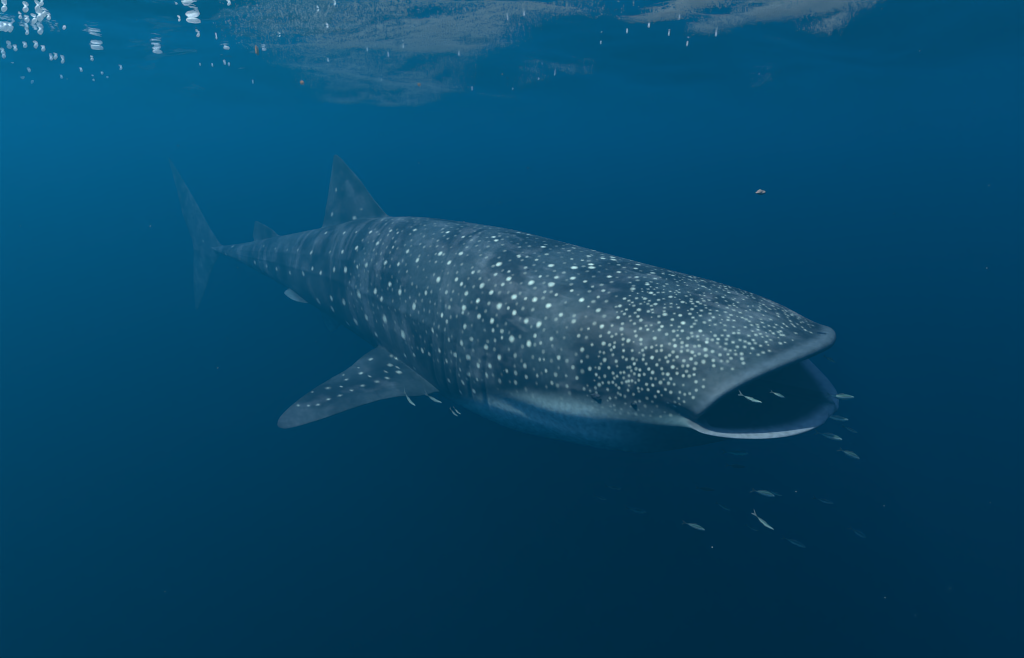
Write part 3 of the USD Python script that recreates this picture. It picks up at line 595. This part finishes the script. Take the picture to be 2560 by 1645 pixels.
KINDS = [make_fish('plump_fish', 0.108, 0.10, silver), make_fish('nosing_fish', 0.115, -0.22, silver), make_fish('slender_fish', 0.072, 0.28, silver), make_fish('dusky_small_fish', 0.10, 0.06, dusky)]
FISH = [
    (1.479, 2.568, -2.131, 0.12, 0.991, -0.129, 0.036, 0, 'small silvery fish beside the right end of the open mouth, highest of the group there'),
    (1.484, 2.589, -2.244, 0.112, 0.976, -0.214, -0.047, 0, 'small silvery fish level with the lower lip, just right of the mouth'),
    (1.45, 2.568, -2.318, 0.121, 0.868, -0.469, -0.163, 1, 'small pale fish nosing downward just below the right end of the lower lip'),
    (1.935, 3.218, -2.592, 0.087, 0.876, -0.409, -0.254, 0, 'faint greenish fish between the two silvery ones right of the lower lip'),
    (1.542, 2.546, -2.396, 0.111, 0.875, -0.257, -0.411, 1, 'small fish slanting steeply down to the right, lowest of the group beside the mouth'),
    (1.096, 2.727, -2.492, 0.123, 0.961, -0.242, 0.137, 0, 'greenish fish swimming level directly under the lower lip'),
    (1.56, 2.852, -2.043, 0.066, 0.785, -0.424, -0.453, 1, 'tiny fish just under the tip of the upper lip'),
    (1.13, 2.43, -2.065, 0.062, 0.927, -0.247, -0.282, 0, 'faint greenish fish in front of the dark mouth opening'),
    (0.954, 2.285, -2.03, 0.094, 0.909, -0.413, -0.052, 2, 'slender bright fish like a thin streak in front of the dark mouth opening'),
    (1.107, 2.409, -2.517, 0.111, 0.941, -0.221, -0.256, 1, 'brightest fish of the school well below the mouth, with another close behind its head'),
    (1.292, 2.675, -2.682, 0.069, 0.939, -0.307, -0.158, 0, 'faint small fish overlapping the head of the brightest fish below the mouth'),
    (1.783, 3.109, -2.987, 0.111, 0.939, -0.335, -0.079, 0, 'dim fish alone to the right of the brightest fish below the mouth'),
    (1.242, 3.189, -3.073, 0.093, 0.893, -0.356, -0.276, 0, 'dim small fish to the lower left of the brightest fish below the mouth'),
    (1.127, 2.416, -2.679, 0.111, 0.842, -0.431, -0.325, 2, 'bright slim fish slanting down with its tail raised, under the brightest fish'),
    (0.923, 2.721, -2.889, 0.115, 0.867, -0.455, -0.201, 1, 'teal fish nosing downward, leftmost of the clearly seen fish below the belly'),
    (1.477, 2.786, -3.028, 0.123, 0.803, -0.547, -0.237, 1, 'dim fish slanting down, lowest of the whole school'),
    (1.978, 3.062, -3.156, 0.113, 0.791, -0.358, -0.497, 1, 'faint fish slanting steeply down, farthest right of the lower school'),
    (0.848, 3.713, -3.429, 0.153, 0.936, -0.348, 0.063, 0, 'very faint fish in the dark water beneath the belly'),
    (1.391, 3.931, -3.389, 0.137, 0.929, -0.356, 0.099, 3, 'dark dim fish above the left part of the lower school'),
    (1.537, 3.794, -3.134, 0.135, 0.977, -0.208, 0.058, 3, 'dark dim fish just under the level greenish one below the lip'),
    (1.65, 3.68, -3.545, 0.094, 0.935, -0.188, -0.301, 0, 'very faint fish tucked behind the bright slim slanting fish'),
    (0.661, 4.092, -3.557, 0.109, 0.874, -0.486, 0.007, 0, 'very faint fish far left under the belly, lower of two'),
    (0.76, 4.112, -3.485, 0.124, 0.975, -0.219, 0.025, 0, 'very faint fish far left under the belly, upper of two'),
    (1.599, 2.951, -2.433, 0.078, 0.965, -0.179, 0.19, 0, 'dim thin fish just under the right end of the lower lip, tail on'),
    (-0.644, 3.497, -2.523, 0.142, 0.777, -0.545, -0.315, 2, 'slender silvery fish under the front edge of the pectoral fin, left of the pair there'),
    (-0.507, 3.59, -2.561, 0.144, 0.924, -0.368, -0.102, 2, 'slender silvery fish at the base of the pectoral fin, beside the gills'),
    (-0.369, 3.522, -2.621, 0.078, 0.846, -0.394, -0.358, 2, 'tiny slender fish below the gills, lower of two side by side'),
    (-0.358, 3.617, -2.651, 0.078, 0.831, -0.487, -0.267, 2, 'tiny slender fish below the gills, upper of two side by side')]
for x, y, z, L, hx, hy, hz, kind_no, label in FISH:
    h = np.array([hx, hy, hz]); h /= np.linalg.norm(h)
    up = np.array([0.05, -0.25, 1.0]); up -= h * (up @ h); up /= np.linalg.norm(up)
    A = np.eye(4)
    A[:3, 0], A[:3, 1], A[:3, 2], A[:3, 3] = h * L, np.cross(up, h) * L, up * L, (x, y, z)
    f = xform('small_fish', A)
    f.GetReferences().AddInternalReference(KINDS[kind_no])
    f.SetInstanceable(True)
    tag(f, label, 'fish', 'small fish swimming around the shark')

# ------------------------------------------------------------------ foam, bubbles and added glint bubbles at the surface, bits adrift
foam_mat = usdkit.material(stage, '/World/Looks/foam', {
    'g': ('geometry', {}), 'n': ('noise_texture', {'scale': 70.0, 'detail': 2.0}),
    'r': ('rgb_ramp', {'ramp': [(0.3, (0.88, 0.89, 0.89)), (0.7, (0.97, 0.97, 0.95))]}),
    'd': ('diffuse_bsdf', {}), 't': ('translucent_bsdf', {}), 'm': ('mix_closure', {'fac': 0.8}),
    's': ('glossy_bsdf', {'color': (0.95, 0.95, 0.95), 'roughness': 0.55}), 'k': ('mix_closure', {'fac': 0.28})},
    [('m.closure', 'k.closure1'), ('s.BSDF', 'k.closure2'), ('g.position', 'n.vector'), ('n.fac', 'r.fac'), ('r.color', 'd.color'), ('r.color', 't.color'), ('d.BSDF', 'm.closure1'), ('t.BSDF', 'm.closure2')], surface='k.closure')
for k in range(4):
    P = f'/World/kinds/foam_{("raft", "clump", "blob", "bead")[k]}'
    UsdGeom.Xform.Define(stage, P)
    lump = trimesh.creation.icosphere(4)
    lm = np.array(lump.vertices)
    lm = sgnpow(lm, (0.62, 0.75, 0.9, 1.0)[k]) * (1 + (0.35, 0.4, 0.35, 0.2)[k] * (meshkit.fbm(lm * (2.6, 2.0, 1.6, 1.2)[k] + 7.7 * k, 3, k)[:, None] - 0.5))
    lm = (lm - (lm.max(0) + lm.min(0)) / 2) / (lm.max(0) - lm.min(0))
    obj('bubbles', (lm, np.array(lump.faces)), foam_mat, P, smooth=True)
FOAM = [[-1.505, 3.164, -0.455, 0.0755, 0.0264], [-2.604, 4.159, -0.406, 0.0827, 0.0351], [-2.374, 4.432, -0.389, 0.0696, 0.0294], [-1.976, 4.59, -0.341, 0.047, 0.0277], [-1.822, 4.87, -0.306, 0.0353, 0.0264], [-1.64, 3.483, -0.465, 0.0188, 0.0272], [-1.295, 3.087, -0.406, 0.0165, 0.0256], [-0.964, 3.49, -0.427, 0.0146, 0.0167], [-0.949, 3.295, -0.39, 0.0117, 0.0235], [-0.847, 3.225, -0.377, 0.0134, 0.0229], [-1.571, 3.166, -0.459, 0.0132, 0.0227], [-2.133, 2.952, -0.456, 0.0298, 0.0351], [-2.058, 2.922, -0.457, 0.0243, 0.0347], [-2.146, 3.051, -0.467, 0.0436, 0.0363], [-2.088, 3.0, -0.465, 0.025, 0.0357], [-2.015, 2.89, -0.449, 0.0205, 0.0274], [-2.127, 3.081, -0.466, 0.022, 0.0257], [-2.219, 2.942, -0.455, 0.0279, 0.0384], [-2.892, 3.817, -0.36, 0.0593, 0.0456], [-2.929, 3.831, -0.365, 0.0367, 0.0367], [-2.884, 3.839, -0.36, 0.0413, 0.0551], [-3.071, 4.023, -0.382, 0.0483, 0.0532], [-3.063, 4.042, -0.427, 0.0341, 0.0341], [-3.075, 4.103, -0.433, 0.0297, 0.0297], [-2.753, 3.894, -0.37, 0.042, 0.0373], [-2.991, 4.076, -0.417, 0.0344, 0.0295], [-2.933, 4.088, -0.415, 0.0394, 0.0296], [-2.939, 4.155, -0.424, 0.0351, 0.0301], [-2.983, 4.316, -0.444, 0.0627, 0.0287], [-2.482, 3.705, -0.386, 0.0222, 0.031], [-2.24, 3.097, -0.471, 0.0259, 0.0295], [-2.204, 3.093, -0.472, 0.0369, 0.0258], [-2.228, 3.041, -0.472, 0.0181, 0.0217], [-2.861, 3.935, -0.371, 0.0236, 0.033], [-3.061, 4.385, -0.448, 0.0266, 0.0266], [-3.017, 4.427, -0.454, 0.0537, 0.0268], [-3.171, 4.123, -0.448, 0.0299, 0.0299], [-3.25, 4.226, -0.453, 0.0358, 0.0307], [-3.73, 4.922, -0.382, 0.0358, 0.0358], [-3.877, 5.277, -0.402, 0.0289, 0.0321], [-4.835, 6.473, -0.302, 0.0474, 0.0474], [-5.481, 7.47, -0.23, 0.0548, 0.0365], [-4.563, 6.638, -0.289, 0.0324, 0.0324], [-4.567, 6.727, -0.279, 0.0329, 0.0411], [-4.556, 6.761, -0.271, 0.0371, 0.0413], [-3.685, 5.621, -0.356, 0.0308, 0.0308], [-2.787, 4.381, -0.451, 0.0265, 0.0265], [-3.393, 5.705, -0.326, 0.052, 0.0278], [-3.681, 5.894, -0.343, 0.0287, 0.0287], [-4.357, 6.816, -0.291, 0.0333, 0.0333], [-4.206, 6.809, -0.265, 0.0291, 0.0291], [-1.229, 3.524, -0.465, 0.0106, 0.0212], [-2.208, 5.066, -0.378, 0.0277, 0.0277], [-2.587, 6.019, -0.249, 0.0292, 0.0439], [-2.846, 6.009, -0.251, 0.0255, 0.0328], [-2.766, 6.078, -0.255, 0.0222, 0.0258], [-1.589, 3.579, -0.463, 0.0129, 0.0193], [-1.503, 5.389, -0.314, 0.0196, 0.0229], [-2.577, 6.501, -0.351, 0.0239, 0.0318], [-1.014, 4.923, -0.275, 0.0148, 0.0267], [-1.007, 5.22, -0.237, 0.0157, 0.0283], [-1.022, 5.465, -0.26, 0.0198, 0.0298], [-0.735, 4.483, -0.361, 0.0189, 0.0162], [-1.148, 5.253, -0.258, 0.0159, 0.019], [-1.249, 6.253, -0.358, 0.0344, 0.0153], [0.071, 3.999, -0.262, 0.0214, 0.0214], [-0.026, 4.022, -0.279, 0.0144, 0.0192], [-0.395, 6.437, -0.421, 0.0316, 0.0197], [0.008, 6.43, -0.418, 0.0197, 0.0237], [0.016, 6.667, -0.35, 0.0286, 0.0204], [0.243, 5.945, -0.384, 0.0182, 0.0254], [-0.455, 5.654, -0.222, 0.0308, 0.0239], [0.391, 6.0, -0.343, 0.022, 0.0146], [0.891, 4.356, -0.255, 0.0234, 0.0234], [0.772, 4.474, -0.267, 0.0188, 0.0241], [1.06, 4.507, -0.28, 0.0189, 0.0189], [1.02, 4.094, -0.262, 0.0195, 0.022], [1.353, 4.421, -0.296, 0.0239, 0.0212], [1.231, 4.664, -0.316, 0.0197, 0.0225], [0.633, 4.736, -0.296, 0.0143, 0.0143]]
FOAM_LABELS = {0: 'largest white foam raft, a bright flat bar under the surface at the upper left', 1: 'second largest white foam raft, left of the other bright bars near the surface',
               2: 'white foam raft right of the second largest, lying a little lower', 3: 'small white foam clump right of the three big rafts, a tiny bead at its side',
               4: 'small round foam clump, rightmost of the bright ones under the left half of the surface', 5: 'small foam blob hanging just below the largest white raft', 6: 'foam blob cut by the top edge of the picture, right of the largest raft'}
for k, (x, y, z, a, b) in enumerate(FOAM):
    A = np.eye(4)
    big = k < 5
    roll = 0.05 if big else (0.75 if k < 52 else 0.1)
    c, s = math.cos(roll), math.sin(roll)
    Rm = np.array([[c, 0, s], [0, 1, 0], [-s, 0, c]])
    wid, hei = (0.85 * a, 0.8 * b) if big else (0.8 * min(a, b), 0.8 * min(max(a, b), 1.45 * min(a, b)))
    A[:3, :3] = Rm @ np.diag([wid, 0.8 * (wid + hei) / 2, hei] if big else [wid * 0.8, wid * 0.8, hei])
    A[:3, 3] = (x, y, z - (0.5 if big else 0.3) * hei)
    f = xform('foam_glint_fleck', A)
    f.GetReferences().AddInternalReference(str(stage.GetPrimAtPath('/World/kinds/foam_' + ('raft' if k < 3 else 'clump' if k < 7 else ('blob', 'bead')[k % 2])).GetPath()))
    f.SetInstanceable(True)
    if k in FOAM_LABELS:
        tag(f, FOAM_LABELS[k], 'foam')
    elif k < 52:  # sun glints on the ripples, built as added white bubbles
        tag(f, 'small white bubble standing in for a sun glint at the upper left', 'bubble', 'added bubbles for the sun glints at the upper left')
    else:
        tag(f, 'tiny pale bubble under the streaked middle and right of the surface', 'bubble', 'tiny bubbles under the middle of the surface')

# froth: streaks of fine bubbles that breaking wavelets leave under the surface
from shapely.geometry import Polygon
from shapely import contains_xy, distance, points
froth_v, froth_f, froth_n = [], [], 0
froth_mat = usdkit.material(stage, '/World/Looks/froth', {
    'g': ('geometry', {}), 'r': ('rgb_ramp', {'ramp': [(0.0, (0.36, 0.36, 0.34)), (1.0, (0.60, 0.60, 0.57))]}),
    'd': ('diffuse_bsdf', {}), 't': ('translucent_bsdf', {}), 'm': ('mix_closure', {'fac': 0.5})},
    [('g.random_per_island', 'r.fac'), ('r.color', 'd.color'), ('r.color', 't.color'), ('d.BSDF', 'm.closure1'), ('t.BSDF', 'm.closure2')], surface='m.closure')
oct_v = np.array([[1, 0, 0], [-1, 0, 0], [0, 1, 0], [0, -1, 0], [0, 0, 1], [0, 0, -1]], float)
oct_f = np.array([[0, 2, 4], [2, 1, 4], [1, 3, 4], [3, 0, 4], [2, 0, 5], [1, 2, 5], [3, 1, 5], [0, 3, 5]])
FROTH = [
    ([[-1.12, 2.4], [-1.52, 3.28], [-1.89, 4.6], [-2.29, 6.68], [-2.04, 8.7], [-1.1, 8.15], [-0.42, 6.86], [-0.06, 5.13], [0.46, 3.82], [0.61, 2.88], [0.44, 2.4]], 15000, 0.36),
    ([[-0.73, 3.82], [-0.93, 5.13], [-0.62, 5.68], [-0.14, 4.6], [0.12, 3.82], [-0.16, 3.44]], 2600, 0.35),
    ([[-0.49, 7.91], [0.08, 6.86], [0.73, 5.45], [0.72, 4.94], [0.2, 5.56], [-0.33, 6.68]], 800, 0.45),
    ([[1.02, 4.45], [1.33, 4.42], [1.46, 3.94], [2.0, 4.11], [1.99, 3.82], [2.1, 3.53], [1.77, 2.88], [1.22, 2.88], [1.2, 3.36], [1.13, 3.94]], 4200, 0.42),
    ([[0.5, 3.82], [0.73, 3.85], [0.99, 3.53], [1.15, 3.13], [0.9, 2.94], [0.64, 3.36]], 1500, 0.45),
    ([[2.1, 5.93], [2.28, 5.6], [2.24, 5.42], [2.05, 5.6]], 120, 0.3),
]
for corners, count, cut in FROTH:
    poly = Polygon(corners).buffer(0)
    x0, y0, x1, y1 = poly.bounds
    xy = rng.uniform((x0, y0), (x1, y1), (count * 36, 2))
    xy = xy[contains_xy(poly, xy[:, 0], xy[:, 1])]
    inner = distance(poly.exterior, points(xy))
    q3 = np.column_stack([xy, np.zeros(len(xy))]) / 0.68
    st = meshkit.fbm(q3 * np.array([1.6, 4.2, 1]) + np.column_stack([0.0 * xy[:, 0], 1.9 * xy[:, 0], 0 * xy[:, 0]]) + 31, 4, 41)
    fine = meshkit.fbm(q3 * np.array([7.0, 12.0, 1]), 3, 43)
    keep = rng.random(len(xy)) < smoothstep(cut - 0.08, cut + 0.2, st) * smoothstep(0.22, 0.55, fine) * smoothstep(2.9, 3.2, xy[:, 1]) * smoothstep(0.0, 0.55 if count > 5000 else 0.22, inner)
    xy = xy[keep][:int(count * 3.4)]
    z = wave(xy[:, 0], xy[:, 1]) - 0.003 - 0.035 * rng.random(len(xy)) ** 2
    r = 0.0019 * rng.lognormal(0, 0.3, len(xy))
    c = np.column_stack([xy, z])
    froth_v.append((c[:, None] + oct_v[None] * r[:, None, None] * rng.uniform(0.8, 1.3, (len(xy), 1, 3))).reshape(-1, 3))
    froth_f.append((np.arange(len(xy))[:, None, None] * 6 + oct_f[None]).reshape(-1, 3) + froth_n)
    froth_n += 6 * len(xy)
o = obj('foam_streaks', (np.vstack(froth_v), np.vstack(froth_f)), froth_mat, smooth=True)
tag(o.GetPrim(), 'grey streaks of fine bubbles under the rippled surface', 'foam', None, 'stuff')

bit_mat = usdkit.material(stage, '/World/Looks/drifting_bit', {
    'g': ('geometry', {}), 'n': ('noise_texture', {'scale': 90.0}),
    'r': ('rgb_ramp', {'ramp': [(0.3, (0.14, 0.09, 0.07)), (0.7, (0.34, 0.24, 0.20))]}), 'p': ('principled_bsdf', {'roughness': 0.8})},
    [('g.position', 'n.vector'), ('n.fac', 'r.fac'), ('r.color', 'p.base_color')], surface='p.BSDF')
orange_mat = usdkit.material(stage, '/World/Looks/orange_bit', {
    'g': ('geometry', {}), 'n': ('noise_texture', {'scale': 90.0}),
    'r': ('rgb_ramp', {'ramp': [(0.3, (0.60, 0.22, 0.05)), (0.7, (0.80, 0.36, 0.10))]}), 'p': ('principled_bsdf', {'roughness': 0.7})},
    [('g.position', 'n.vector'), ('n.fac', 'r.fac'), ('r.color', 'p.base_color')], surface='p.BSDF')


def crumb(size, seed, stretch=(1, 1, 1)):
    b = trimesh.creation.icosphere(3)
    v = np.array(b.vertices)
    v = v * (0.45 + 1.1 * meshkit.fbm(v * 1.7 + seed * 3.3, 3, seed)[:, None]) * np.array(stretch) * size
    return trimesh.Trimesh(v, b.faces, process=False)


def crumb_at(name, pos, size, seed, mat, label, category, stretch):
    m_ = crumb(size, seed, stretch)
    c = m_.vertices.mean(0)
    m_.apply_translation(-c)
    o = obj(name, m_, mat, smooth=True)
    UsdGeom.XformCommonAPI(o).SetTranslate(Gf.Vec3d(*pos))
    tag(o.GetPrim(), label, category)


crumb_at('drifting_bit', (1.060, 2.661, -1.234), 0.0145, 4, bit_mat, 'brown ragged crumb adrift in open water above the shark head', 'debris', (1.25, 0.8, 0.7))
crumb_at('orange_speck', (-1.071, 2.780, -0.656), 0.0105, 5, orange_mat, 'orange speck near the surface between two white foam clumps', 'debris', (0.55, 0.6, 1.7))
crumb_at('orange_speck', (-0.991, 3.086, -0.749), 0.009, 6, orange_mat, 'orange speck left of the dorsal fin, just below the surface', 'debris', (1, 0.8, 0.9))
crumb_at('orange_speck', (-0.487, 3.426, -0.720), 0.0085, 8, orange_mat, 'orange speck above and right of the dorsal fin, just below the surface', 'debris', (1, 0.8, 0.9))

# fine specks hanging everywhere in the water
speck_mat = usdkit.material(stage, '/World/Looks/specks', {
    'g': ('geometry', {}), 'r': ('rgb_ramp', {'ramp': [(0.0, (0.30, 0.32, 0.30)), (1.0, (0.65, 0.66, 0.62))]}), 'p': ('principled_bsdf', {'roughness': 0.9})},
    [('g.random_per_island', 'r.fac'), ('r.color', 'p.base_color')], surface='p.BSDF')
seed_ball = trimesh.creation.icosphere(1)
bits_v, bits_f = [], []
for k in range(650):
    d = 1.1 + 7.0 * rng.random() ** 0.8
    u, v = rng.uniform(-1.0, 1.0), rng.uniform(-0.62, 0.62)
    p = np.array([u * d, d, CAM_Z + v * d - 0.28 * d])
    if p[2] > SEA - 0.12:
        continue
    r = 0.0009 * rng.lognormal(0, 0.4)
    b = np.array(seed_ball.vertices) * r * rng.uniform(0.6, 1.4, 3) + p
    bits_f.append(np.array(seed_ball.faces) + 42 * len(bits_v))
    bits_v.append(b)
o = obj('floating_specks', (np.vstack(bits_v), np.vstack(bits_f)), speck_mat, smooth=False)
tag(o.GetPrim(), 'fine pale specks hanging in the open water', 'plankton', None, 'stuff')
